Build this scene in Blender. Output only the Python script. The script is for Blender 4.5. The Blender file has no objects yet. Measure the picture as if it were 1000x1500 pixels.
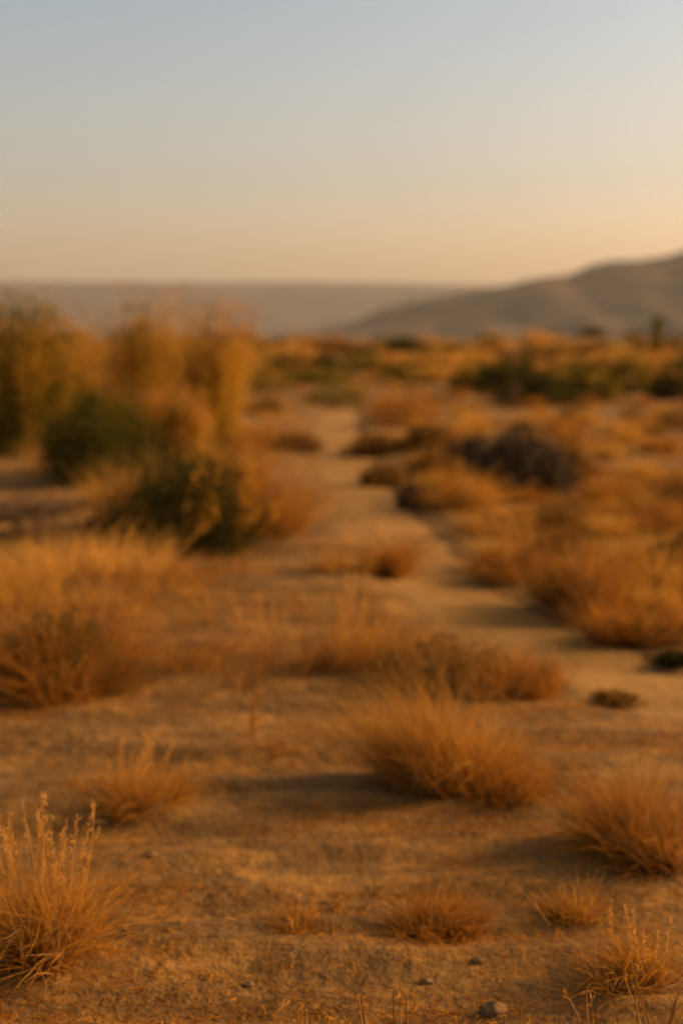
import bpy, math, random
import numpy as np
from mathutils import Vector, Matrix
R = math.radians
rng = np.random.default_rng(7)
random.seed(7)
scene = bpy.context.scene
COL = scene.collection

# ------------------------------------------------------------------ camera
CAM_H = 1.5
PITCH = math.atan((750 - 482) / 2083.3)
cam_d = bpy.data.cameras.new('camera'); cam = bpy.data.objects.new('camera', cam_d); COL.objects.link(cam)
cam_d.sensor_fit = 'VERTICAL'; cam_d.sensor_height = 36; cam_d.sensor_width = 24; cam_d.lens = 50
cam_d.clip_start = 0.1; cam_d.clip_end = 30000
cam.location = (0, 0, CAM_H); cam.rotation_euler = (R(90) - PITCH, 0, 0)
cam_d.dof.use_dof = True; cam_d.dof.focus_distance = 2.75; cam_d.dof.aperture_fstop = 1.75
scene.camera = cam

# ------------------------------------------------------------------ sky, sun, exposure
SUN_AZ, SUN_EL = R(76), R(25)          # azimuth to the right of the view direction (+Y)
w = bpy.data.worlds.new('World'); scene.world = w; w.use_nodes = True
nt = w.node_tree; bg = nt.nodes['Background']
sky = nt.nodes.new('ShaderNodeTexSky'); sky.sky_type = 'NISHITA'; sky.sun_disc = False
sky.sun_elevation = SUN_EL; sky.sun_rotation = SUN_AZ
sky.air_density = 1.0; sky.dust_density = 4.0; sky.ozone_density = 1.0
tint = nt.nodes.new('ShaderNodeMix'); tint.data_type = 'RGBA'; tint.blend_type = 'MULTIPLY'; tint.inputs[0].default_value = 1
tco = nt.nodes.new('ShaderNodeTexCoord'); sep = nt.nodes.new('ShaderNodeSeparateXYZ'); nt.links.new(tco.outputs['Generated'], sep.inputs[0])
wr = nt.nodes.new('ShaderNodeValToRGB'); nt.links.new(sep.outputs[2], wr.inputs[0])      # dusty warm air low down, clearer higher in view
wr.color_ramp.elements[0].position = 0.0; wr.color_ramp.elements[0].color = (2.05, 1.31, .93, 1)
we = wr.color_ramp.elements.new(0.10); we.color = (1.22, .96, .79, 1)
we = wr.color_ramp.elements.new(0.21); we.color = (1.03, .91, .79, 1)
we = wr.color_ramp.elements[-1]; we.position = .60; we.color = (1.1, .80, .46, 1)  # unseen overhead sky, warm tint added to fill the shadows
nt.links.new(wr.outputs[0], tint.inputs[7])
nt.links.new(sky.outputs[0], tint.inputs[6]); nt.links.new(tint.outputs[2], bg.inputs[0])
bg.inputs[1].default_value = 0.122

sd = bpy.data.lights.new('sun', 'SUN'); so = bpy.data.objects.new('sun', sd); COL.objects.link(so)
sd.energy = 3.3; sd.angle = R(10); sd.color = (1.0, 0.61, 0.24)
sdir = Vector((math.sin(SUN_AZ) * math.cos(SUN_EL), math.cos(SUN_AZ) * math.cos(SUN_EL), math.sin(SUN_EL)))
so.rotation_euler = sdir.to_track_quat('Z', 'Y').to_euler()
scene.view_settings.view_transform = 'Standard'; scene.view_settings.look = 'None'
scene.view_settings.exposure = 0.66; scene.view_settings.gamma = 1
scene.render.engine = 'CYCLES'
scene.cycles.use_denoising = True
scene.cycles.max_bounces = 6; scene.cycles.transmission_bounces = 4; scene.cycles.volume_bounces = 0
scene.cycles.transparent_max_bounces = 4

# ------------------------------------------------------------------ noise and terrain
def lattice(ix, iy, seed):
    h = (ix.astype(np.int64) * 374761393 + iy.astype(np.int64) * 668265263 + seed * 974711) & 0x7fffffff
    h = ((h ^ (h >> 13)) * 1274126177) & 0x7fffffff
    return ((h ^ (h >> 16)) & 0xffff) / 65535.0
def vnoise(x, y, seed=0):
    x = np.asarray(x, float); y = np.asarray(y, float)
    ix = np.floor(x); iy = np.floor(y); fx = x - ix; fy = y - iy
    fx = fx * fx * (3 - 2 * fx); fy = fy * fy * (3 - 2 * fy)
    a = lattice(ix, iy, seed); b = lattice(ix + 1, iy, seed); c = lattice(ix, iy + 1, seed); d = lattice(ix + 1, iy + 1, seed)
    return (a * (1 - fx) + b * fx) * (1 - fy) + (c * (1 - fx) + d * fx) * fy - 0.5
def sstep(a, b, x):
    t = np.clip((x - a) / (b - a), 0, 1); return t * t * (3 - 2 * t)

def ray(px, py):
    u = (px - 500) / 2083.3; v = (750 - py) / 2083.3
    c, s = math.cos(PITCH), math.sin(PITCH)
    return np.array([u, c + v * s, -s + v * c])
def flat(px, py):
    d = ray(px, py); t = CAM_H / -d[2]; return d[0] * t, d[1] * t

# the trail as the photograph shows it, from far to near
PATH_PX = [(506, 578, 30), (500, 600, 60), (488, 640, 105), (512, 690, 115), (552, 745, 120), (600, 795, 150),
           (650, 850, 190), (735, 905, 230), (850, 955, 250), (1000, 1010, 260), (1200, 1050, 280), (1500, 1100, 300), (1900, 1150, 320)]
pp = []
for px, py, wpx in PATH_PX:
    x, y = flat(px, py); pp.append((x, y, wpx / 2083.3 * y * 0.55))
pp = [(0.25, 31, .3)] + pp
pts = np.array(pp)
def spline(P, n=14):
    out = []
    for i in range(len(P) - 1):
        p0, p1, p2, p3 = P[max(i - 1, 0)], P[i], P[i + 1], P[min(i + 2, len(P) - 1)]
        for k in range(n):
            t = k / n
            out.append(0.5 * ((2 * p1) + (-p0 + p2) * t + (2 * p0 - 5 * p1 + 4 * p2 - p3) * t * t + (-p0 + 3 * p1 - 3 * p2 + p3) * t ** 3))
    out.append(P[-1]); return np.array(out)
PATH = spline(pts)
def path_u(x, y):
    """distance from the trail's middle divided by its half width (1 = edge)"""
    x = np.asarray(x, float); y = np.asarray(y, float); shp = x.shape
    xf = x.ravel(); yf = y.ravel(); best = np.full(xf.shape, 99.0)
    near = (np.abs(xf) < 12) & (yf > 3) & (yf < 66)
    idx = np.nonzero(near)[0]
    for s in range(0, len(idx), 40000):
        ii = idx[s:s + 40000]
        d = np.hypot(xf[ii, None] - PATH[None, :, 0], yf[ii, None] - PATH[None, :, 1]) / PATH[None, :, 2]
        best[ii] = d.min(1)
    return best.reshape(shp)
def terrain0(x, y):
    r = np.hypot(x, y)
    z = 0.05 * vnoise(x * .9 + 5, y * .9, 1) * sstep(1, 5, r) + 0.02 * vnoise(x * 3.1, y * 3.9, 2)
    z = z + 0.30 * vnoise(x * .16, y * .16 + 3, 3) * sstep(9, 22, r)
    z = z + 0.9 * vnoise(x * .03, y * .045 + 8, 4) * sstep(40, 120, r)
    z = z + 0.030 * vnoise(x * 1.2, y * 5.0, 9) * sstep(3, 4.5, r) * (1 - sstep(12, 20, r))
    z = z + (0.042 * vnoise(x * 1.5, y * 7.0, 14) + .030 * vnoise(x * 3.0, y * 15.0, 15)) * sstep(2.4, 3.2, r) * (1 - sstep(9, 13, r))
    z = z + 0.5 * sstep(2.0, 9.0, x - .10 * y) * sstep(10, 22, y) * (1 - sstep(50, 90, y))        # low rise on the right
    z = z - 75 * sstep(190, 1500, r)                                                          # the plain falls away into the valley
    return z
def terrain(x, y, pu=None):
    x = np.asarray(x, float); y = np.asarray(y, float)
    if pu is None: pu = path_u(x, y)
    return terrain0(x, y) - 0.06 * (1 - sstep(.35, 1.4, pu + .35 * vnoise(x * 2.2, y * 2.2, 6)))
def th(x, y): return float(terrain(np.array([x]), np.array([y]))[0])
def at(px, py):
    """point of the ground seen at a photograph pixel"""
    d = ray(px, py); t = CAM_H / -d[2]
    for _ in range(12):
        z = th(d[0] * t, d[1] * t); t = 0.5 * t + 0.5 * (CAM_H - z) / -d[2]
    return d[0] * t, d[1] * t

# ------------------------------------------------------------------ mesh and object helpers
def mesh_np(name, V, F):
    """V (n,3) float, F (m,k) int, all faces with k corners"""
    me = bpy.data.meshes.new(name); k = F.shape[1]
    me.vertices.add(len(V)); me.vertices.foreach_set('co', np.ascontiguousarray(V, np.float32).ravel())
    me.loops.add(F.size); me.loops.foreach_set('vertex_index', np.ascontiguousarray(F, np.int32).ravel())
    me.polygons.add(len(F)); me.polygons.foreach_set('loop_start', np.arange(0, F.size, k, dtype=np.int32))
    me.polygons.foreach_set('loop_total', np.full(len(F), k, np.int32))
    me.update(calc_edges=True); return me
def obj(name, geo, mat, parent=None, smooth=False):
    V, F = geo
    me = mesh_np(name, V, F); me.materials.append(mat)
    if smooth: me.polygons.foreach_set('use_smooth', np.ones(len(F), bool))
    o = bpy.data.objects.new(name, me); COL.objects.link(o); o.parent = parent
    return o
def tag(o, label=None, cat=None, group=None, kind=None):
    if label: o['label'] = label
    if cat: o['category'] = cat
    if group: o['group'] = group
    if kind: o['kind'] = kind
    return o
def empty(name, x, y, label, cat, group=None, sink=0.02):
    o = bpy.data.objects.new(name, None); o.empty_display_size = .1; COL.objects.link(o)
    o.location = (x, y, th(x, y) - sink); return tag(o, label, cat, group)
def join(*gs):
    V = []; F = []; n = 0
    for v, f in gs: V.append(v); F.append(f + n); n += len(v)
    return np.vstack(V), np.vstack(F)
def unit(v): return v / (np.linalg.norm(v, axis=-1, keepdims=True) + 1e-9)

def blades(base, d, L, W, droop=.3, segs=4, wob=.04, tip=.15):
    """thin tapering grass blades that bend over with their own weight"""
    n = len(base); L = np.broadcast_to(L, n)[:, None]; W = np.broadcast_to(W, n)[:, None]
    side = unit(np.cross(d, unit(rng.normal(size=(n, 3)))))
    out = d.copy(); out[:, 2] = 0; out = unit(out + rng.normal(size=(n, 3)) * .25 * np.array([1, 1, 0]))
    dr = np.broadcast_to(droop, n)[:, None] * rng.uniform(.4, 1.6, (n, 1))
    w1 = rng.normal(size=(n, 3)) * wob; rows = []
    for s in range(segs + 1):
        t = s / segs
        c = base + d * L * t + (out * .55 + np.array([0, 0, -.45])) * dr * L * t * t + w1 * L * math.sin(t * 4.5)
        wd = W * (1 - (1 - tip) * t ** 1.5) * .5
        rows += [c - side * wd, c + side * wd]
    V = np.stack(rows, 1).reshape(-1, 3); k = 2 * (segs + 1)
    q = np.array([[2 * s, 2 * s + 1, 2 * s + 3, 2 * s + 2] for s in range(segs)])
    F = (np.arange(n)[:, None, None] * k + q[None]).reshape(-1, 4)
    return V, F
def tubes(base, tipp, r0, r1, segs=4, bend=.12):
    """three sided twigs from base to tip"""
    n = len(base); ax = tipp - base; L = np.linalg.norm(ax, axis=1, keepdims=True); d = unit(ax)
    s1 = unit(np.cross(d, unit(rng.normal(size=(n, 3))))); s2 = np.cross(d, s1)
    bd = (s1 * rng.normal(size=(n, 1)) + s2 * rng.normal(size=(n, 1))) * bend * L
    r0 = np.broadcast_to(r0, n)[:, None]; r1 = np.broadcast_to(r1, n)[:, None]; rows = []
    for s in range(segs + 1):
        t = s / segs; c = base + ax * t + bd * math.sin(math.pi * t); rr = r0 + (r1 - r0) * t
        for a in (0, 2.094, 4.189): rows.append(c + (s1 * math.cos(a) + s2 * math.sin(a)) * rr)
    V = np.stack(rows, 1).reshape(-1, 3); k = 3 * (segs + 1)
    q = np.array([[3 * s + a, 3 * s + (a + 1) % 3, 3 * s + 3 + (a + 1) % 3, 3 * s + 3 + a] for s in range(segs) for a in range(3)])
    return V, (np.arange(n)[:, None, None] * k + q[None]).reshape(-1, 4)
def leaves(c, size, up=.0, asp=.5):
    """small folded leaf quads at points c"""
    n = len(c); d = unit(rng.normal(size=(n, 3)) + np.array([0, 0, up])); s = unit(np.cross(d, rng.normal(size=(n, 3))))
    L = (np.broadcast_to(size, n) * rng.uniform(.6, 1.4, n))[:, None]
    V = np.stack([c, c + d * L * .5 - s * L * asp * .5, c + d * L, c + d * L * .5 + s * L * asp * .5], 1).reshape(-1, 3)
    return V, np.arange(4 * n).reshape(n, 4)
def hemi(n, spread, upmin=.0):
    """directions that fan out from straight up; spread in radians"""
    a = rng.uniform(0, 2 * math.pi, n); t = np.abs(rng.normal(size=n)) * spread * .6 + rng.uniform(0, spread, n) * .4
    t = np.clip(t, 0, 1.45 - upmin)
    return np.stack([np.sin(t) * np.cos(a), np.sin(t) * np.sin(a), np.cos(t)], 1)

# ------------------------------------------------------------------ materials
def mat(name):
    m = bpy.data.materials.new(name); m.use_nodes = True; n = m.node_tree; n.nodes.clear()
    return m, n, n.nodes.new('ShaderNodeOutputMaterial')
def ramp(n, fac, cols):
    r = n.nodes.new('ShaderNodeValToRGB'); el = r.color_ramp.elements
    while len(el) < len(cols): el.new(.5)
    for e, (p, c) in zip(el, cols): e.position = p; e.color = (*c, 1)
    n.links.new(fac, r.inputs[0]); return r.outputs[0]
def plant_mat(name, cols, trans=.4, rough=.8):
    """each blade or leaf takes its own tint; some daylight passes through it"""
    m, n, out = mat(name)
    g = n.nodes.new('ShaderNodeNewGeometry')
    c = ramp(n, g.outputs['Random Per Island'], [(i / (len(cols) - 1), k) for i, k in enumerate(cols)])
    df = n.nodes.new('ShaderNodeBsdfPrincipled'); df.inputs['Roughness'].default_value = rough; df.inputs['Specular IOR Level'].default_value = .08
    tr = n.nodes.new('ShaderNodeBsdfTranslucent'); mx = n.nodes.new('ShaderNodeMixShader'); mx.inputs[0].default_value = trans
    n.links.new(c, df.inputs['Base Color']); n.links.new(c, tr.inputs[0])
    n.links.new(df.outputs[0], mx.inputs[1]); n.links.new(tr.outputs[0], mx.inputs[2]); n.links.new(mx.outputs[0], out.inputs[0])
    return m
STRAW = plant_mat('straw', [(.33, .128, .010), (.48, .205, .020), (.30, .19, .08), (.44, .185, .017), (.60, .30, .045)], .45)
STRAWD = plant_mat('straw_orange', [(.26, .092, .007), (.40, .150, .011), (.24, .14, .06), (.32, .115, .009), (.48, .205, .022)], .45)
TAN = plant_mat('straw_tan', [(.40, .19, .030), (.54, .28, .050), (.46, .23, .040), (.62, .34, .075)], .45)
STRAWP = plant_mat('straw_pale', [(.52, .26, .05), (.64, .34, .08), (.57, .29, .06), (.68, .38, .10)], .40)
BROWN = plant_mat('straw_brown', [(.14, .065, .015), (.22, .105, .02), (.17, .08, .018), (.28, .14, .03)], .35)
DARKTW = plant_mat('dark_twig', [(.060, .042, .027), (.09, .060, .034), (.075, .050, .032), (.13, .08, .04)], .15)
GREEN = plant_mat('leaf_green', [(.050, .048, .005), (.085, .072, .008), (.060, .056, .006), (.16, .115, .012)], .35)
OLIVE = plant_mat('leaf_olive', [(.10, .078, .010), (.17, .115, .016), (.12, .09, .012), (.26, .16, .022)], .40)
DKGREEN = plant_mat('leaf_dark', [(.030, .029, .005), (.052, .046, .007), (.040, .037, .006), (.11, .08, .013)], .25)
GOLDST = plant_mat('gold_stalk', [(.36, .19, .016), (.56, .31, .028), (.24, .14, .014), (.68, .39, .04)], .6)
FLOWER = plant_mat('seed_flower', [(.50, .22, .02), (.62, .30, .03), (.56, .26, .025)], .45)
WOOD = plant_mat('twig_wood', [(.10, .06, .035), (.15, .09, .05), (.12, .075, .045)], .0)

def ground_mat(name, cols, grain, bumps, straw=None):
    m, n, out = mat(name); tc = n.nodes.new('ShaderNodeTexCoord')
    def noise(scale, det=6, rough=.6, stretch=None):
        t = n.nodes.new('ShaderNodeTexNoise'); t.inputs['Scale'].default_value = scale; t.inputs['Detail'].default_value = det; t.inputs['Roughness'].default_value = rough
        if stretch:
            mp = n.nodes.new('ShaderNodeMapping'); mp.inputs['Scale'].default_value = stretch
            n.links.new(tc.outputs['Object'], mp.inputs[0]); n.links.new(mp.outputs[0], t.inputs[0])
        else: n.links.new(tc.outputs['Object'], t.inputs[0])
        return t.outputs[0]
    c = ramp(n, noise(.9, 8, .65), [(.32 + .36 * i / (len(cols) - 1), k) for i, k in enumerate(cols)])
    fine = ramp(n, noise(60, 5, .7), [(.35, (grain, grain, grain)), (.65, (1, 1, 1))])
    mx = n.nodes.new('ShaderNodeMix'); mx.data_type = 'RGBA'; mx.blend_type = 'MULTIPLY'; mx.inputs[0].default_value = 1
    n.links.new(c, mx.inputs[6]); n.links.new(fine, mx.inputs[7]); col = mx.outputs[2]
    if straw:                                                     # dry litter lying in patches
        k = ramp(n, noise(2.6, 9, .75, (1, 1.6, 1)), [(.47, (0, 0, 0)), (.60, (1, 1, 1))])
        m2 = n.nodes.new('ShaderNodeMix'); m2.data_type = 'RGBA'; n.links.new(k, m2.inputs[0])
        n.links.new(col, m2.inputs[6]); m2.inputs[7].default_value = (*straw, 1); col = m2.outputs[2]
    b = n.nodes.new('ShaderNodeBsdfPrincipled'); b.inputs['Roughness'].default_value = .95; b.inputs['Specular IOR Level'].default_value = .15
    n.links.new(col, b.inputs['Base Color']); prev = None
    for sc_, dist in bumps:
        bp = n.nodes.new('ShaderNodeBump'); bp.inputs['Strength'].default_value = 1; bp.inputs['Distance'].default_value = dist
        n.links.new(noise(sc_, 6, .6), bp.inputs['Height'])
        if prev: n.links.new(prev, bp.inputs['Normal'])
        prev = bp.outputs[0]
    n.links.new(prev, b.inputs['Normal']); n.links.new(b.outputs[0], out.inputs[0]); return m
GROUND = ground_mat('dry_soil', [(.155, .080, .027), (.185, .098, .033), (.215, .118, .041)], .62, [(4, .05), (22, .018), (90, .004)], (.27, .135, .035))
SAND = ground_mat('trail_sand', [(.25, .134, .040), (.30, .162, .050), (.34, .186, .059)], .82, [(3, .03), (14, .01), (70, .003)])
STONE = ground_mat('stone', [(.15, .085, .035), (.22, .13, .055), (.28, .17, .08)], .6, [(30, .01), (120, .003)])
MOUNT = ground_mat('mountain_rock', [(.035, .021, .012), (.080, .046, .026), (.18, .10, .052)], .8, [(.02, 8)])
for nd in MOUNT.node_tree.nodes:
    if nd.type == 'TEX_NOISE': nd.inputs['Scale'].default_value *= .008

# ------------------------------------------------------------------ ground
def polar_ground():
    a = np.concatenate([np.arange(-22, 22, .12), np.arange(22, 338, 4)]); a = np.radians(a)
    r = [0.35]
    while r[-1] < 10500: r.append(r[-1] * (1.005 if 2.3 < r[-1] < 9 else 1.010 if r[-1] < 60 else 1.03))
    r = np.array([0.02] + r); na, nr = len(a), len(r)
    A, Rr = np.meshgrid(a, r); X = np.sin(A) * Rr; Y = np.cos(A) * Rr
    Z = terrain(X, Y); V = np.stack([X, Y, Z], -1).reshape(-1, 3)
    i, j = np.meshgrid(np.arange(nr - 1), np.arange(na), indexing='ij'); j2 = (j + 1) % na
    F = np.stack([i * na + j, (i + 1) * na + j, (i + 1) * na + j2, i * na + j2], -1).reshape(-1, 4)[:, ::-1]
    return V, F
tag(obj('ground', polar_ground(), GROUND, smooth=True), kind='structure')
def path_geo():
    P = spline(PATH[::2], 4); T = unit(np.gradient(P[:, :2], axis=0)); N = np.stack([-T[:, 1], T[:, 0]], 1); k = 17
    u = np.linspace(-1.25, 1.25, k); X = P[:, None, 0] + N[:, None, 0] * u * P[:, None, 2]; Y = P[:, None, 1] + N[:, None, 1] * u * P[:, None, 2]
    Z = terrain0(X, Y) - .040 + .010 * vnoise(X * 3, Y * 3, 11) - .012 * np.abs(u)[None] ** 2
    V = np.stack([X, Y, Z], -1).reshape(-1, 3); n = len(P)
    i, j = np.meshgrid(np.arange(n - 1), np.arange(k - 1), indexing='ij')
    return V, np.stack([i * k + j, i * k + j + 1, (i + 1) * k + j + 1, (i + 1) * k + j], -1).reshape(-1, 4)
tag(obj('path', path_geo(), SAND, smooth=True), kind='structure')

# ------------------------------------------------------------------ far mountains
def range_geo(sky_px, D, depth, seed, extra_l, extra_r, rough):
    P = []
    for px, py in sky_px:
        d = ray(px, py); s = D / d[1]; P.append((d[0] * s, CAM_H + d[2] * s))
    P = [(P[0][0] + q[0], q[1]) for q in extra_l] + P + [(P[-1][0] + q[0], q[1]) for q in extra_r]
    P = np.array(P); nx, ny = 260, 90
    X, S = np.meshgrid(np.linspace(P[0, 0], P[-1, 0], nx), np.linspace(-1, 1, ny))
    base = -80.0; H = np.interp(X, P[:, 0], P[:, 1]) - base
    cross = np.where(S < 0, 1 - np.abs(S) ** 1.3, 1 - np.abs(S) ** 1.6)
    Y = D + S * depth
    gul = sum(np.abs(vnoise(X / s, Y / s, seed + i)) * s for i, s in enumerate((420, 180, 80, 35)))
    Z = base - 2 + H * cross - rough * gul * np.clip(np.abs(S) * 2.2, .06, 1) * np.clip(H / 120, .1, 1)
    V = np.stack([X, Y, Z], -1).reshape(-1, 3)
    i, j = np.meshgrid(np.arange(ny - 1), np.arange(nx - 1), indexing='ij')
    return V, np.stack([i * nx + j, i * nx + j + 1, (i + 1) * nx + j + 1, (i + 1) * nx + j], -1).reshape(-1, 4)
m1 = [(440, 484), (520, 468), (560, 448), (640, 430), (700, 420), (740, 414), (768, 406), (800, 402), (835, 398), (865, 385), (895, 379), (930, 378), (965, 373), (1000, 364)]
tag(obj('mountain', range_geo(m1, 3200, 1100, 30, [(-900, -90)], [(150, 215), (420, 235), (800, 190), (1500, 120), (2600, -60)], .65), MOUNT, smooth=True), kind='structure')
m2 = [(-80, 411), (0, 412), (150, 412), (320, 413), (470, 412), (600, 414), (700, 417)]
tag(obj('distant_hills', range_geo(m2, 7600, 1800, 50, [(-2500, 190), (-900, 250)], [(900, 200), (2500, 150), (5000, 100)], .12), MOUNT, smooth=True), kind='structure')

# ------------------------------------------------------------------ grass tufts
def tuft_geo(w, h, n, wid=.0035, spread=.75, lean=(0, 0), foot=.22, droop=.35, short=.22):
    """several crowded sub-clumps, each with its own lean and vigour, so no tuft is an even dome"""
    k = int(rng.integers(5, 10)); ca = rng.uniform(0, 6.283, k); cr = np.sqrt(rng.uniform(0, 1, k)) * w * foot
    cc = np.stack([cr * np.cos(ca), cr * np.sin(ca), np.zeros(k)], 1); cl = rng.normal(size=(k, 2)) * .22; cf = rng.uniform(.6, 1.1, k)
    i = rng.integers(0, k, n); r = np.sqrt(rng.uniform(0, 1, n)) * w * foot * .55; a = rng.uniform(0, 6.283, n)
    base = cc[i] + np.stack([r * np.cos(a), r * np.sin(a), np.zeros(n)], 1)
    d = hemi(n, spread) + base / (w * foot + 1e-6) * .28 + np.array([lean[0], lean[1], 0]); d[:, :2] += cl[i]; d = unit(d)
    tilt = np.hypot(d[:, 0], d[:, 1])
    L = h * rng.uniform(short, 1.08, n) * (1 - .15 * tilt) * cf[i] + (w * .5 - h) * .6 * tilt * (w * .5 > h)
    return blades(base, d, L * 1.12, wid * rng.uniform(.5, 1.4, n), droop, 4, .07)
def stalk_geo(w, h, n, wid=.003, spread=.35, lean=(0, 0), head=True, foot=.2):
    r = np.sqrt(rng.uniform(0, 1, n)) * w * foot; a = rng.uniform(0, 6.283, n)
    base = np.stack([r * np.cos(a), r * np.sin(a), np.zeros(n)], 1)
    d = unit(hemi(n, spread) + np.array([lean[0], lean[1], 0])); L = h * rng.uniform(.75, 1.1, n)
    tipp = base + d * L[:, None]
    g = [tubes(base, tipp, wid * .6, wid * .35, 5, .04)]
    if head:
        k = 46; t = rng.uniform(.50, 1.02, (n, k, 1)) ** .8; c = (base[:, None] + (tipp - base)[:, None] * t).reshape(-1, 3)
        c = c + rng.normal(size=c.shape) * wid * .7
        g.append(leaves(c, wid * 3.6, 1.6, .35))
    return join(*g)
def grass_tuft(px, py, w, h, label, n=900, mat_=STRAW, group=None, name='grass_tuft', stalks=0, core=None, wid=.0035, sh=1.25, **kw):
    """w, h in photograph pixels at that distance"""
    x, y = at(px, py); s = y / 2083.3 * 1.02; W, H = w * s, h * s
    t = empty(name, x, y + W * .10, label, 'grass tuft', group)
    lean = kw.get('lean', (0, 0))
    obj('blades', tuft_geo(W, H, n, wid, **kw), mat_, t)
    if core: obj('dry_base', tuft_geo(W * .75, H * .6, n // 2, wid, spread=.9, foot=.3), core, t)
    if stalks: obj('seed_stalks', stalk_geo(W, H * sh, stalks, wid * .8, .35, lean), STRAWP if mat_ is not STRAWP else STRAW, t)
    return t

def shrub_parts(t, W, H, nb, leaf_n, leaf, leaf_mat, stem_mat=WOOD, tips=None, up=.2, clump=.16, stem_w=.010, dome=1.0, low=.0):
    a = rng.uniform(0, 6.283, nb); el = np.arcsin(rng.uniform(low, 1, nb) ** dome)
    rr = rng.uniform(.45, .95, nb) ** .6
    tip = np.stack([np.cos(a) * np.cos(el) * rr * W * .5, np.sin(a) * np.cos(el) * rr * W * .5, (.10 + .84 * np.sin(el) * rr) * H], 1)
    tip[:, 2] *= rng.uniform(.8, 1.08, nb)
    base = rng.normal(size=(nb, 3)) * np.array([.06 * W, .06 * W, 0])
    obj('stems', tubes(base, tip, stem_w, stem_w * .3, 4, .10), stem_mat, t)
    k = leaf_n // nb
    c = tip[:, None] + rng.normal(size=(nb, k, 3)) * np.array([clump * W * .5, clump * W * .5, clump * H * .8]) * rng.uniform(.6, 1.3, (nb, 1, 1))
    c = c.reshape(-1, 3); c[:, 2] = np.abs(c[:, 2])
    obj('foliage', leaves(c, leaf, up, .45), leaf_mat, t)
    if tips:                                                       # paler leaves on the outer twigs, sunlit tips put into the colour
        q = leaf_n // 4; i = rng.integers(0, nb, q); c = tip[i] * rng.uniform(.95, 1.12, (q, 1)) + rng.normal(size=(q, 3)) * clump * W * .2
        c[:, 2] = np.abs(c[:, 2]); obj('sunlit_tips', leaves(c, leaf, .8, .4), tips, t)
    return tip
def shrub(px, py, w, h, label, leaf_mat, nb=60, leaf_n=5000, leaf=.03, stem_mat=WOOD, name='desert_shrub', cat='shrub', group=None, tufts=None, **kw):
    x, y = at(px, py); s = y / 2083.3 * 1.02; W, H = w * s, h * s
    t = empty(name, x, y + W * .15, label, cat, group)
    tip = shrub_parts(t, W, H, nb, leaf_n, leaf, leaf_mat, stem_mat, **kw)
    return t, tip, W, H

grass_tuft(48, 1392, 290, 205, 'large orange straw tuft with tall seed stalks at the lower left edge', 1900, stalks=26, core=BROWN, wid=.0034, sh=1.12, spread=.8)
grass_tuft(200, 1178, 210, 90, 'low straw tuft with a few upright stalks behind the large lower left tuft', 900, stalks=10, core=STRAWD, sh=1.15, spread=.95)
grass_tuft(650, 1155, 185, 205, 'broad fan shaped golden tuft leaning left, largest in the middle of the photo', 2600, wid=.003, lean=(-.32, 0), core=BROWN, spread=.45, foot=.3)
grass_tuft(740, 1172, 190, 110, 'reddish brown low tuft against the right flank of the broad fan shaped tuft', 900, STRAWD, core=BROWN, spread=.9)
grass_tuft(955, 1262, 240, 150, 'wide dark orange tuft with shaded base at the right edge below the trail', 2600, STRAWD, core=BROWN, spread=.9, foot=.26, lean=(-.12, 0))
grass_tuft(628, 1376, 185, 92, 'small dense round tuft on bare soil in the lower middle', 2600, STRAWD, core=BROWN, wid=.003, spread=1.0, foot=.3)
grass_tuft(845, 1342, 140, 82, 'small tuft with two long stems sticking out to the left', 700, STRAW, core=STRAWD, wid=.003, spread=.9)
grass_tuft(935, 1452, 200, 118, 'spiky straw tuft near the lower right corner', 1300, STRAW, core=BROWN, wid=.003, spread=.95, stalks=8, sh=1.1)
grass_tuft(448, 1368, 140, 58, 'thin flattened tuft left of the small dense round tuft', 600, STRAWD, wid=.003, spread=1.25, stalks=3, sh=1.0)
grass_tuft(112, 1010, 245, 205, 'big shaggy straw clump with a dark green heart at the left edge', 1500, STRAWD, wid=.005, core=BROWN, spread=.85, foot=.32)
shrub(75, 1008, 165, 120, 'dark olive twiggy bush inside the shaggy clump at the left edge', DKGREEN, 100, 5000, .022, clump=.2, stem_w=.005)
grass_tuft(130, 860, 320, 75, 'pale wide spread of grass behind the shaggy straw clump', 700, STRAWP, wid=.006, spread=.9, foot=.42)
grass_tuft(15, 880, 160, 110, 'golden grass standing at the left edge behind the shaggy straw clump', 450, TAN, wid=.006, spread=.8, foot=.35)
grass_tuft(250, 850, 200, 50, 'low golden grass below the dark green bush', 400, STRAWD, wid=.007, spread=.9, foot=.42)
grass_tuft(515, 978, 110, 128, 'upright golden grass just left of the dark dry scrub', 480, STRAW, wid=.005, spread=.35, foot=.42, stalks=6, sh=1.05)
grass_tuft(590, 960, 150, 90, 'golden grass behind the dark dry scrub beside the trail', 330, STRAW, wid=.005, spread=.55, foot=.42)
grass_tuft(375, 985, 250, 92, 'wide thin stand of upright grass left of the golden grass', 330, STRAWD, wid=.005, spread=.45, foot=.45, stalks=6, sh=1.15)
grass_tuft(270, 975, 150, 75, 'thin grass between the shaggy clump and the wide stand', 160, STRAWD, wid=.005, spread=.5, foot=.45)
grass_tuft(775, 1016, 190, 82, 'brownish orange grass beside the near bend of the trail', 1000, STRAWD, wid=.005, core=BROWN, spread=.75, foot=.35)
grass_tuft(560, 845, 85, 88, 'rusty orange clump on the left lip of the trail', 700, STRAWD, wid=.007, spread=.7, foot=.3, core=BROWN)
grass_tuft(505, 840, 90, 50, 'short straw clump left of the rusty orange clump', 350, STRAW, wid=.007, spread=.8, foot=.35)
grass_tuft(670, 745, 135, 80, 'bright golden clump in front of the dark twiggy mound', 1000, STRAW, wid=.009, spread=.8, foot=.32)
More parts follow.
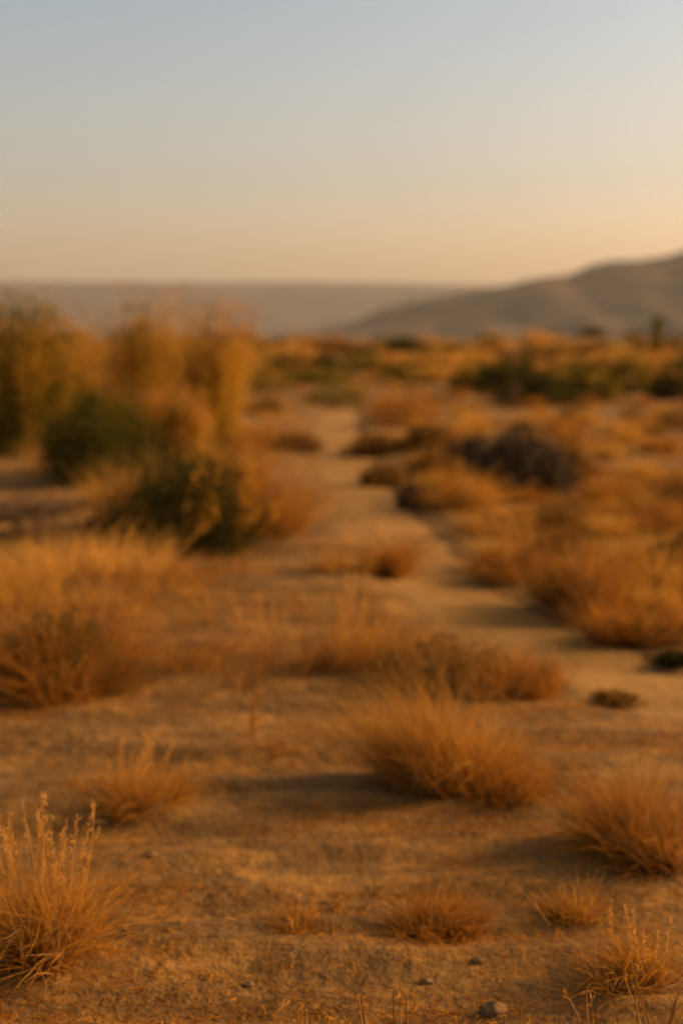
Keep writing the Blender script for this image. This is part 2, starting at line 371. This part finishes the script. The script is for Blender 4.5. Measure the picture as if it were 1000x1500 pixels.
grass_tuft(755, 848, 115, 75, 'dull straw clump on the right lip of the trail', 700, STRAWD, wid=.008, core=BROWN, spread=.7, foot=.34)
grass_tuft(860, 893, 170, 115, 'tall rusty clump with a deep shadow on the right of the trail', 1500, STRAWD, wid=.008, core=BROWN, spread=.75, foot=.32, lean=(-.1, 0))
grass_tuft(955, 935, 150, 90, 'rusty grass at the right edge below the tall rusty clump', 900, STRAWD, wid=.007, core=BROWN, spread=.8, foot=.4)
grass_tuft(935, 840, 190, 70, 'golden grass behind the tall rusty clump at the right edge', 900, STRAW, wid=.009, spread=.8, foot=.42)
grass_tuft(700, 785, 90, 40, 'low straw patch between the trail and the bright golden clump', 350, STRAW, wid=.009, spread=.9, foot=.4)
grass_tuft(410, 1104, 80, 28, 'flat little straw tuft on the bare soil left of centre', 160, STRAWD, wid=.004, spread=1.2)

def weed(px, py, h, label, n=2, lean=(0, 0), wid=.004, m=STRAW, name='dry_weed', side=6):
    x, y = at(px, py); H = h * y / 2083.3 * 1.02
    t = empty(name, x, y, label, 'weed')
    a = rng.uniform(0, 6.283, n); base = np.stack([.02 * np.cos(a), .02 * np.sin(a), np.zeros(n)], 1)
    d = unit(hemi(n, .2) + np.array([lean[0], lean[1], 0])); L = H * rng.uniform(.75, 1.05, n); tp = base + d * L[:, None]
    for i in range(n):                                            # each stem with its own side twigs
        st = tubes(base[i:i + 1], tp[i:i + 1], wid * .6, wid * .35, 8, .05)
        ax = st[0].reshape(9, 3, 3).mean(1); j = rng.integers(3, 9, side); c = ax[j]
        e = c + unit(rng.normal(size=(side, 3)) * .7 + d[i]) * H * .15
        obj('stem', join(st, tubes(c, e, wid * .3, wid * .2, 3, .12), leaves(e, wid * 2.6, .8, .35), leaves(ax[-1:], wid * 3.5, .9, .35)), m, t)
    return t
weed(378, 1100, 95, 'thin tall dry weed above the flat little straw tuft', 3, (.03, 0), .006, side=14)
weed(375, 1205, 120, 'very faint single stalk on the bare soil left of centre', 1, (0, 0), .003, STRAWD)
weed(820, 1362, 105, 'pair of long dry stems leaning left out of the small right tuft', 2, (-.55, 0), .0045, STRAW, side=2)
weed(385, 1440, 85, 'twisting thin twig on the soil in the lower left middle', 1, (-.02, 0), .003, STRAWD, side=5)
weed(545, 1512, 75, 'crooked short stem at the bottom edge, left of the soil clod', 3, (-.2, 0), .005, STRAW, side=3)
weed(590, 1514, 87, 'upright forked stem at the bottom edge nearest the soil clod', 3, (0, 0), .005, STRAW, side=3)
weed(440, 1512, 65, 'short sprig at the bottom edge furthest left of the soil clod', 3, (.1, 0), .005, STRAW, side=3)
weed(615, 1512, 52, 'tiny bent sprout at the bottom edge beside the upright forked stem', 2, (.2, 0), .0035, STRAWD, side=2)
weed(855, 1512, 89, 'spindly sprig at the bottom edge right of the soil clod', 3, (-.15, 0), .005, STRAW, side=5)
weed(950, 1516, 137, 'tall crooked branching twig in the lower right corner', 3, (-.35, 0), .0045, STRAW, side=4)
weed(985, 1512, 89, 'short twig at the very corner lower right', 3, (.1, 0), .004, STRAW, side=3)
weed(585, 1405, 32, 'tiny upright sprout just below the small dense round tuft', 2, (0, 0), .003, STRAW, side=2)
weed(640, 1412, 34, 'tiny forked sprout below the right side of the small dense round tuft', 2, (.1, 0), .003, STRAW, side=2)
weed(935, 1262, 45, 'pale seed stem in front of the wide dark orange tuft', 1, (0, 0), .004, STRAWP, side=3)
weed(945, 1115, 75, 'lone upright stem on the straw covered rise at the right', 1, (0, 0), .004, STRAW, side=3)

# ------------------------------------------------------------------ shrubs
# nearest green bush with yellow flower sprays and straw growing through it
t, tip, W, H = shrub(265, 808, 250, 150, 'dark green rounded bush with yellow sprays on its right side', DKGREEN, 120, 15000, .028, DKGREEN, clump=.17)
n = 16; bs = np.stack([rng.uniform(.0, .5, n) * W, rng.uniform(-.45, .1, n) * W, rng.uniform(.1, .4, n) * H], 1)
tp = bs + np.stack([rng.uniform(-.05, .18, n) * W, rng.uniform(-.15, .0, n) * W, rng.uniform(.1, .75, n) * H], 1)
c = (bs[:, None] + (tp - bs)[:, None] * rng.uniform(.3, 1.05, (n, 14, 1))).reshape(-1, 3)
obj('flower_sprays', join(tubes(bs, tp, .004, .002, 3, .1), leaves(c + rng.normal(size=c.shape) * .012, .032, .3, .7)), FLOWER, t)
grass_tuft(190, 780, 110, 110, 'straw grass growing up the left flank of the dark green rounded bush', 450, STRAWD, wid=.006, spread=.6, foot=.35)
grass_tuft(375, 785, 130, 150, 'straw grass growing up the right flank of the dark green rounded bush', 800, STRAWD, wid=.006, spread=.6, foot=.35)
shrub(142, 706, 170, 135, 'round mid green bush between the tall golden brooms and the left edge', GREEN, 90, 10000, .045, clump=.17)
grass_tuft(90, 690, 60, 105, 'pale feathery grass on the left side of the round green bush', 500, STRAWP, wid=.01, spread=.4, foot=.4)

def broom(px, py, w, h, label, green=.45, n=900, gm=GOLDST, lm=OLIVE, wid=.012):
    """tall stiff stalks, leafy low down, dry and feathery on top"""
    x, y = at(px, py); s = y / 2083.3 * 1.02; W, H = w * s, h * s * 1.3
    t = empty('broom_shrub', x, y + W * .1, label, 'shrub')
    r = np.sqrt(rng.uniform(0, 1, n)) * W * .36; a = rng.uniform(0, 6.283, n)
    base = np.stack([r * np.cos(a), r * np.sin(a), np.zeros(n)], 1)
    d = unit(hemi(n, .22) + base / W * .55)
    cx = np.floor(base[:, :2] / (W * .13)); hv = .55 + .5 * (lattice(cx[:, 0], cx[:, 1], int(px)))
    obj('stalks', blades(base, d, H * rng.uniform(.6, 1.05, n) * hv, wid * rng.uniform(.5, 1.2, n), .06, 4, .02), gm, t)
    k = int(12000 * green); c = rng.normal(size=(k, 3)) * np.array([W * .20, W * .20, 0]) + np.array([0, 0, 1]) * (rng.beta(1.2, 3.4, (k, 1)) * H)
    obj('foliage', leaves(c, .075, 1.2, .4), lm, t)
    m = 2000; i = rng.integers(0, n, m); q = base[i] + d[i] * (H * rng.uniform(.5, .98, (m, 1)) * hv[i][:, None])
    obj('dry_tops', leaves(q + rng.normal(size=q.shape) * .03, .07, 1.5, .3), STRAW, t)
    return t
broom(28, 662, 170, 195, 'tallest golden broom bush with a green foot at the left edge', 1.6, 1300, GOLDST, GREEN)
broom(92, 655, 62, 140, 'shorter golden broom bush next to the tallest one', 1.0, 700, GOLDST, GREEN)
broom(212, 640, 95, 172, 'brownish upright broom bush behind the round green bush', .6, 700, GOLDST, OLIVE)

broom(312, 655, 62, 172, 'narrow upright broom bush nearest the trail', .25, 600, GOLDST, OLIVE)
broom(265, 690, 60, 95, 'low golden broom stalks between the two upright brooms', .2, 350, GOLDST, OLIVE)
grass_tuft(150, 640, 90, 120, 'pale dry grass between the golden and the brown broom bushes', 500, STRAW, wid=.012, spread=.3, foot=.45)
grass_tuft(330, 712, 100, 110, 'feathery straw grass above the dark green rounded bush', 600, STRAW, wid=.009, spread=.4, foot=.42)
grass_tuft(380, 655, 80, 45, 'rounded straw clump left of the trail beyond the brooms', 400, STRAWD, wid=.014, spread=.8, foot=.4, core=BROWN)

grass_tuft(60, 640, 110, 165, 'tall feathery pale grass rising between the two left golden brooms', 900, STRAW, wid=.012, spread=.3, foot=.42)
grass_tuft(262, 650, 100, 150, 'tall feathery grass rising between the two upright brooms', 900, STRAW, wid=.012, spread=.3, foot=.42)
grass_tuft(205, 735, 120, 100, 'pale feathery grass in front of the round green bush on its right', 500, TAN, wid=.010, spread=.45, foot=.42)

# dark twiggy mound on the right of the trail
shrub(768, 724, 145, 84, 'dark greyish twiggy mound on the right of the trail', DARKTW, 130, 5500, .06, DARKTW, name='twiggy_shrub', up=1.5, clump=.14, dome=.8)
shrub(695, 690, 85, 50, 'low dark twiggy arm reaching left from the dark mound', DARKTW, 70, 3000, .05, DARKTW, name='twiggy_shrub', up=1, clump=.2)
shrub(820, 715, 90, 62, 'brown leafless bush on the right side of the dark mound', BROWN, 80, 3500, .06, DARKTW, name='twiggy_shrub', up=1, clump=.2)
shrub(645, 1004, 225, 56, 'dark dry scrub behind the broad fan shaped tuft', BROWN, 90, 2600, .022, DARKTW, name='twiggy_shrub', up=1.4, clump=.2, stem_w=.005)
# mounds along the far trail
for px, py, w_, h_, lab, lm in [
        (590, 622, 120, 42, 'straw coloured dome shrub on the right bank of the far trail', STRAWD),
        (488, 598, 95, 36, 'dark flat shrub where the trail fades out', OLIVE),
        (388, 574, 85, 50, 'dark rounded shrub behind the narrow broom', OLIVE),
        (432, 661, 66, 24, 'little dark shrub on the left lip of the trail', BROWN),
        (548, 668, 78, 32, 'dark brown shrub on the right lip below the straw dome', BROWN),
        (628, 662, 72, 40, 'brown shrub right of the dark brown lip shrub', BROWN),
        (640, 700, 70, 34, 'small dark shrub behind the bright golden clump', BROWN),
        (560, 715, 60, 30, 'small brown shrub at the right edge of the trail bend', BROWN),
        (610, 742, 46, 30, 'tiny dark plant left of the bright golden clump', DARKTW),
        (990, 972, 40, 18, 'dark green sprig at the right edge of the trail', DKGREEN),
        (900, 1030, 55, 12, 'small brown cushion plant on the near side of the trail', BROWN),
        (990, 830, 60, 30, 'dark cushion shrub at the right edge above the rusty grass', DKGREEN),
        (820, 790, 70, 45, 'dusky brown shrub right of the dull straw clump', BROWN),
        (520, 545, 70, 26, 'flat olive shrub beyond the end of the trail', OLIVE),
        (640, 560, 60, 30, 'olive brown shrub left of the dark green thicket', OLIVE)]:
    shrub(px, py, w_, h_, lab, lm, 50, 3000, .05 if py < 780 else .03, clump=.24, stem_w=.006)
# thicket on the right
for px, py, w_, h_, lab, lm, nn in [
        (745, 592, 120, 82, 'broad dark green bush at the left end of the right thicket', DKGREEN, 9000),
        (805, 597, 85, 62, 'blackish green bush in the middle of the right thicket', DKGREEN, 7000),
        (862, 588, 90, 70, 'bright green bush in the right thicket', GREEN, 8000),
        (925, 575, 80, 62, 'yellow green bush at the right end of the right thicket', OLIVE, 7000),
        (690, 570, 70, 46, 'olive bush just left of the right thicket', OLIVE, 5000),
        (985, 585, 70, 52, 'dark bush at the right edge of the photo beside the thicket', DKGREEN, 5000)]:
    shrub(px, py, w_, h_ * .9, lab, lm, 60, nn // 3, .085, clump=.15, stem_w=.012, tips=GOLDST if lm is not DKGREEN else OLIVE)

# slender stalk standing above the thicket
x, y = at(960, 560); t = empty('stalk_plant', x, y, 'slender upright green stalk plant rising above the right thicket', 'plant')
H = 95 * y / 2083.3
obj('stem', tubes(np.array([[0, 0, 0.]]), np.array([[.03, 0, H * .95]]), .025, .012, 6, .01), OLIVE, t)
c = np.stack([rng.normal(size=260) * .05, rng.normal(size=260) * .05, H * rng.uniform(.45, 1.0, 260)], 1)
obj('foliage', leaves(c, .13, 1.2, .35), OLIVE, t)

# dark fallen branches on the pale sand at the left
def fallen(px, py, w, label):
    x, y = at(px, py); W = w * y / 2083.3
    t = empty('fallen_branch', x, y, label, 'branch', sink=-.03)
    a = np.array([[-W / 2, 0, 0.]]); b = np.array([[W / 2, .1, .04]])
    obj('limb', tubes(a, b, .045, .02, 8, .06), WOOD, t)
    n = 70; s = rng.uniform(.05, 1, (n, 1)); q = a + (b - a) * s
    obj('twigs', tubes(q, q + np.stack([rng.normal(size=n) * .22, rng.normal(size=n) * .15, rng.uniform(.02, .20, n)], 1), .008, .003, 4, .12), WOOD, t)
fallen(30, 762, 120, 'dark fallen branch on the pale sand at the left edge')
fallen(75, 790, 170, 'longer dark fallen branch below the first one on the pale sand')

# ------------------------------------------------------------------ clods and stones
def stone(px, py, w, label, flatn=.6, name='soil_clod', cat='clod'):
    x, y = at(px, py); Rr = w * y / 2083.3 * .5; nu, nv = 22, 14
    U, Vv = np.meshgrid(np.linspace(0, 2 * math.pi, nu, endpoint=False), np.linspace(.02, math.pi - .02, nv))
    P = np.stack([np.sin(Vv) * np.cos(U), np.sin(Vv) * np.sin(U), np.cos(Vv)], -1)
    k = 1 + .5 * vnoise(P[..., 0] * 2 + px, P[..., 1] * 2 + P[..., 2] * 2.3, 21) + .3 * vnoise(P[..., 0] * 5 + px, P[..., 1] * 5 - P[..., 2] * 5.3, 22)
    P = P * k[..., None] * Rr * np.array([1, .8, flatn])
    i, j = np.meshgrid(np.arange(nv - 1), np.arange(nu), indexing='ij'); j2 = (j + 1) % nu
    F = np.stack([i * nu + j, (i + 1) * nu + j, (i + 1) * nu + j2, i * nu + j2], -1).reshape(-1, 4)
    o = obj(name, (P.reshape(-1, 3), F), STONE, None, True); o.location = (x, y, th(x, y) + Rr * flatn * .35)
    return tag(o, label, cat)
stone(722, 1484, 44, 'rough brown soil clod at the bottom edge, largest of the clods')
stone(365, 1444, 16, 'small dark pebble on the soil in the lower left middle', name='pebble', cat='pebble')
stone(700, 1408, 20, 'flat dark pebble right of the small dense round tuft', .4, 'pebble', 'pebble')
stone(625, 1438, 20, 'flat pebble on the soil below the small dense round tuft', .4, 'pebble', 'pebble')
stone(222, 1254, 20, 'dark pebble right of the large lower left tuft', .5, 'pebble', 'pebble')

# ------------------------------------------------------------------ repeats over the plain
def copy_tree(o):
    c = o.copy(); COL.objects.link(c)
    for ch in o.children:
        d = ch.copy(); COL.objects.link(d); d.parent = c; d.matrix_parent_inverse.identity()
    return c
SPECS = [('plain_shrub', OLIVE, 'olive shrub scattered among the golden grass of the far plain', 'olive shrubs on the far plain', 1.3, .5),
         ('plain_shrub', DKGREEN, 'dark green shrub scattered among the golden grass of the far plain', 'dark green shrubs on the far plain', 1.5, .6),
         ('plain_shrub', BROWN, 'brown dry shrub scattered among the golden grass of the far plain', 'brown shrubs on the far plain', 1.2, .42),
         ('plain_shrub', TAN, 'straw coloured dome of grass on the far plain', 'straw domes on the far plain', 1.3, .42)]
used = [(o.location.x, o.location.y) for o in COL.objects if o.type == 'EMPTY']
for si, (nm, m_, lab, grp, W, H) in enumerate(SPECS):
    count = (34, 12, 60, 110)[si]; proto = None; k = 0; tries = 0
    while k < count and tries < 4000:
        tries += 1
        py = 492 + 72 * random.random() ** 1.35; px = random.uniform(-60, 1060)
        x, y = flat(px, py)
        if y > 210: continue
        if float(path_u(np.array([x]), np.array([y]))[0]) < 1.4: continue
        if px < 350 and py > 540: continue
        if any(abs(x - a) < .028 * y and abs(y - b) < .04 * y for a, b in used): continue
        used.append((x, y))
        if proto is None:
            t = empty(nm, x, y, lab, 'shrub', grp); shrub_parts(t, W, H, 60, 2600, .11, m_, clump=.22, stem_w=.012); proto = t; o = t
        else:
            o = copy_tree(proto); o.location = (x, y, th(x, y) - .05)
        s = random.uniform(.6, 1.35) * (1 + .004 * y); o.scale = (s, s, s * random.uniform(.7, 1.1)); o.rotation_euler = (0, 0, random.uniform(0, 6.28)); k += 1

# mid distance tufts, 9 to 30 m
MSPECS = [(TAN, 'golden grass tussock among many alike in the middle distance', 'golden tussocks in the middle distance', 140),
          (STRAWD, 'rusty grass tussock among many alike in the middle distance', 'rusty tussocks in the middle distance', 110),
          (BROWN, 'dull brown low shrub among many alike in the middle distance', 'brown low shrubs in the middle distance', 48)]
for si, (m_, lab, grp, count) in enumerate(MSPECS):
    proto = None; k = 0; tries = 0
    while k < count and tries < 4000:
        tries += 1
        py = 556 + 344 * random.random() ** 1.5; px = random.uniform(-320, 1320) if random.random() < .5 else random.uniform(330, 1060); x, y = flat(px, py)
        if float(path_u(np.array([x]), np.array([y]))[0]) < 1.35: continue
        if px < 110 and 665 < py < 780: continue
        if (px < 470 and py > 760) or (395 < px < 560 and py > 600): continue
        if any(math.hypot(x - a, y - b) < .028 * y for a, b in used): continue
        used.append((x, y))
        if proto is None:
            t = empty('grass_tussock' if si < 2 else 'low_shrub', x, y, lab, 'grass tuft' if si < 2 else 'shrub', grp)
            if si < 2: obj('blades', tuft_geo(.62, .36, 700, .009, .85, foot=.3), m_, t)
            else: shrub_parts(t, .7, .32, 40, 1500, .045, m_, clump=.25, stem_w=.006)
            proto = t; o = t
        else: o = copy_tree(proto); o.location = (x, y, th(x, y) - .02)
        s = random.uniform(.4, .95); o.scale = (s, s, s * random.uniform(.7, 1.15)); o.rotation_euler = (0, 0, random.uniform(0, 6.28)); k += 1

# ------------------------------------------------------------------ ground cover nobody could count
CLEAR = [(*flat(a, b), c) for a, b, c in [(760, 735, .75), (690, 720, .5), (260, 815, .7), (150, 715, .7), (830, 905, .45), (560, 670, .6), (770, 610, 1.6), (870, 600, 1.6), (930, 745, 1.2), (640, 1010, .4), (450, 665, .6), (350, 660, .6)]]
def bare(x, y):
    """0 on the trail and the bare soil, 1 where grass grows"""
    pu = path_u(x, y); g = sstep(.95, 1.5, pu + .5 * vnoise(x * 3, y * 3, 31))
    px = x / y * 2083.3 + 500
    near = sstep(5.6, 7.0, y + (.9 * vnoise(x * 1.5, y * 1.5, 32)))
    left = sstep(330, 120, px)
    right = sstep(700, 860, px) * sstep(4.2, 4.9, y)
    zone = np.clip(np.maximum(np.maximum(near, left * .5 * sstep(4.0, 4.6, y)), right * .75), 0, 1)
    sandL = 1 - .93 * (sstep(120, 90, px) + sstep(330, 250, px)).clip(0, 1) * sstep(9.8, 11, y) * (1 - sstep(15, 16.5, y))
    for zx, zy, zr in CLEAR: zone = zone * (1 - .95 * np.exp(-((x - zx) ** 2 + ((y - zy) * .6) ** 2) / zr ** 2))
    return g * zone * sandL * (.30 + .70 * sstep(-.14, .06, vnoise(x * .55, y * .32, 35) + .4 * vnoise(x * 1.9, y * 1.1, 36)))
def scatter(n, y0, y1, pw=1.0, margin=1.25):
    y = y0 * (y1 / y0) ** (rng.uniform(0, 1, n) ** pw); x = rng.uniform(-.5, .5, n) * (.50 * y + 4.5); return x, y
def cover(name, n, y0, y1, L, W, m, label, spread, patch=2.0, thr=.0, seed=40, pw=1.0, use_bare=True, clus=1, crad=.05):
    x, y = scatter(n // clus, y0, y1, pw); ms = (bare(x, y) if use_bare else 1 - .9 * (path_u(x, y) < 1.05)) * sstep(thr - .15, thr + .2, vnoise(x * patch, y * patch, seed) + .5 * vnoise(x * patch * 3, y * patch * 3, seed + 1))
    keep = rng.uniform(0, 1, len(x)) < ms; x, y = x[keep], y[keep]
    x = np.repeat(x, clus); y = np.repeat(y, clus); q = len(x)
    x = x + rng.normal(size=q) * crad * (.5 + y * .05); y = y + rng.normal(size=q) * crad * (.5 + y * .05)
    base = np.stack([x, y, terrain(x, y) - .004], 1); f = (1 + .05 * np.clip(y - 8, 0, 200))
    Ls = L * rng.uniform(.4, 1.3, q) * np.minimum(1 + .02 * y, 2); Ws = W * f * rng.uniform(.6, 1.3, q)
    o = obj(name, blades(base, hemi(q, spread), Ls, Ws, .35, 3, .07), m); tag(o, label, 'grass', kind='stuff'); print(name, q)
cover('dry_grass', 155000, 6.5, 190, .11, .005, TAN, 'golden dry grass growing over the plain between the shrubs', .8, .9, .02, 40, 1.25, clus=5)
cover('rusty_grass', 105000, 6.0, 120, .11, .005, STRAWD, 'short rusty grass mixed into the golden grass', .9, 1.3, .03, 44, 1.1, clus=5)
cover('thin_stubble', 75000, 2.4, 6.5, .038, .0022, STRAWD, 'thin short stubble sprouting from the bare soil in front', .7, 2.2, .02, 48, use_bare=False)
cover('short_straw', 76000, 3.9, 7.2, .050, .0026, STRAWD, 'short straw covering the soil around the near bend of the trail and the left tufts', 1.0, 1.6, -.05, 52, 1.0, clus=6, crad=.03)
def litter(name, n, y0, y1, L, W, m, label, thr, seed, streak=2.6):
    x, y = scatter(n, y0, y1)
    ms = sstep(thr - .1, thr + .16, vnoise(x * 1.3, y * streak, seed) + .5 * vnoise(x * 4, y * 7, seed + 1)) * (1 - .93 * (path_u(x, y) < 1.0))
    px = x / y * 2083.3 + 500; ms = np.maximum(ms, .55 * sstep(420, 150, px) * sstep(3.6, 3.1, y))
    k = rng.uniform(0, 1, n) < ms; x, y = x[k], y[k]; q = len(x)
    a = rng.uniform(0, 6.283, q); d = unit(np.stack([np.cos(a), np.sin(a) * .7, rng.uniform(-.05, .35, q)], 1))
    base = np.stack([x, y, terrain(x, y) + .003], 1); f = 1 + .06 * np.clip(y - 3, 0, 50)
    o = obj(name, blades(base, d, L * rng.uniform(.4, 1.4, q), W * f * rng.uniform(.6, 1.5, q), .35, 3, .16, .4), m)
    tag(o, label, 'plant litter', kind='stuff'); print(name, q)
litter('straw_litter', 150000, 2.4, 13, .030, .0022, STRAWD, 'broken straw bits lying on the bare soil', .10, 60, 6.0)
litter('pale_litter', 62000, 2.4, 10, .035, .0022, STRAW, 'curly pale straw bits among the broken straw', .10, 63)

# ------------------------------------------------------------------ haze
hm, hn, hout = mat('haze_air')
pv = hn.nodes.new('ShaderNodeVolumePrincipled'); pv.inputs['Color'].default_value = (.84, .87, .92, 1)
pv.inputs['Density'].default_value = .00005; pv.inputs['Anisotropy'].default_value = .2
hn.links.new(pv.outputs[0], hout.inputs['Volume'])
S = 11500; z0, z1 = -180, 420
V = np.array([[sx * S, sy * S, z] for z in (z0, z1) for sx, sy in ((-1, -1), (1, -1), (1, 1), (-1, 1))], float)
F = np.array([[0, 3, 2, 1], [4, 5, 6, 7], [0, 1, 5, 4], [1, 2, 6, 5], [2, 3, 7, 6], [3, 0, 4, 7]])
tag(obj('haze', (V, F), hm), kind='stuff')
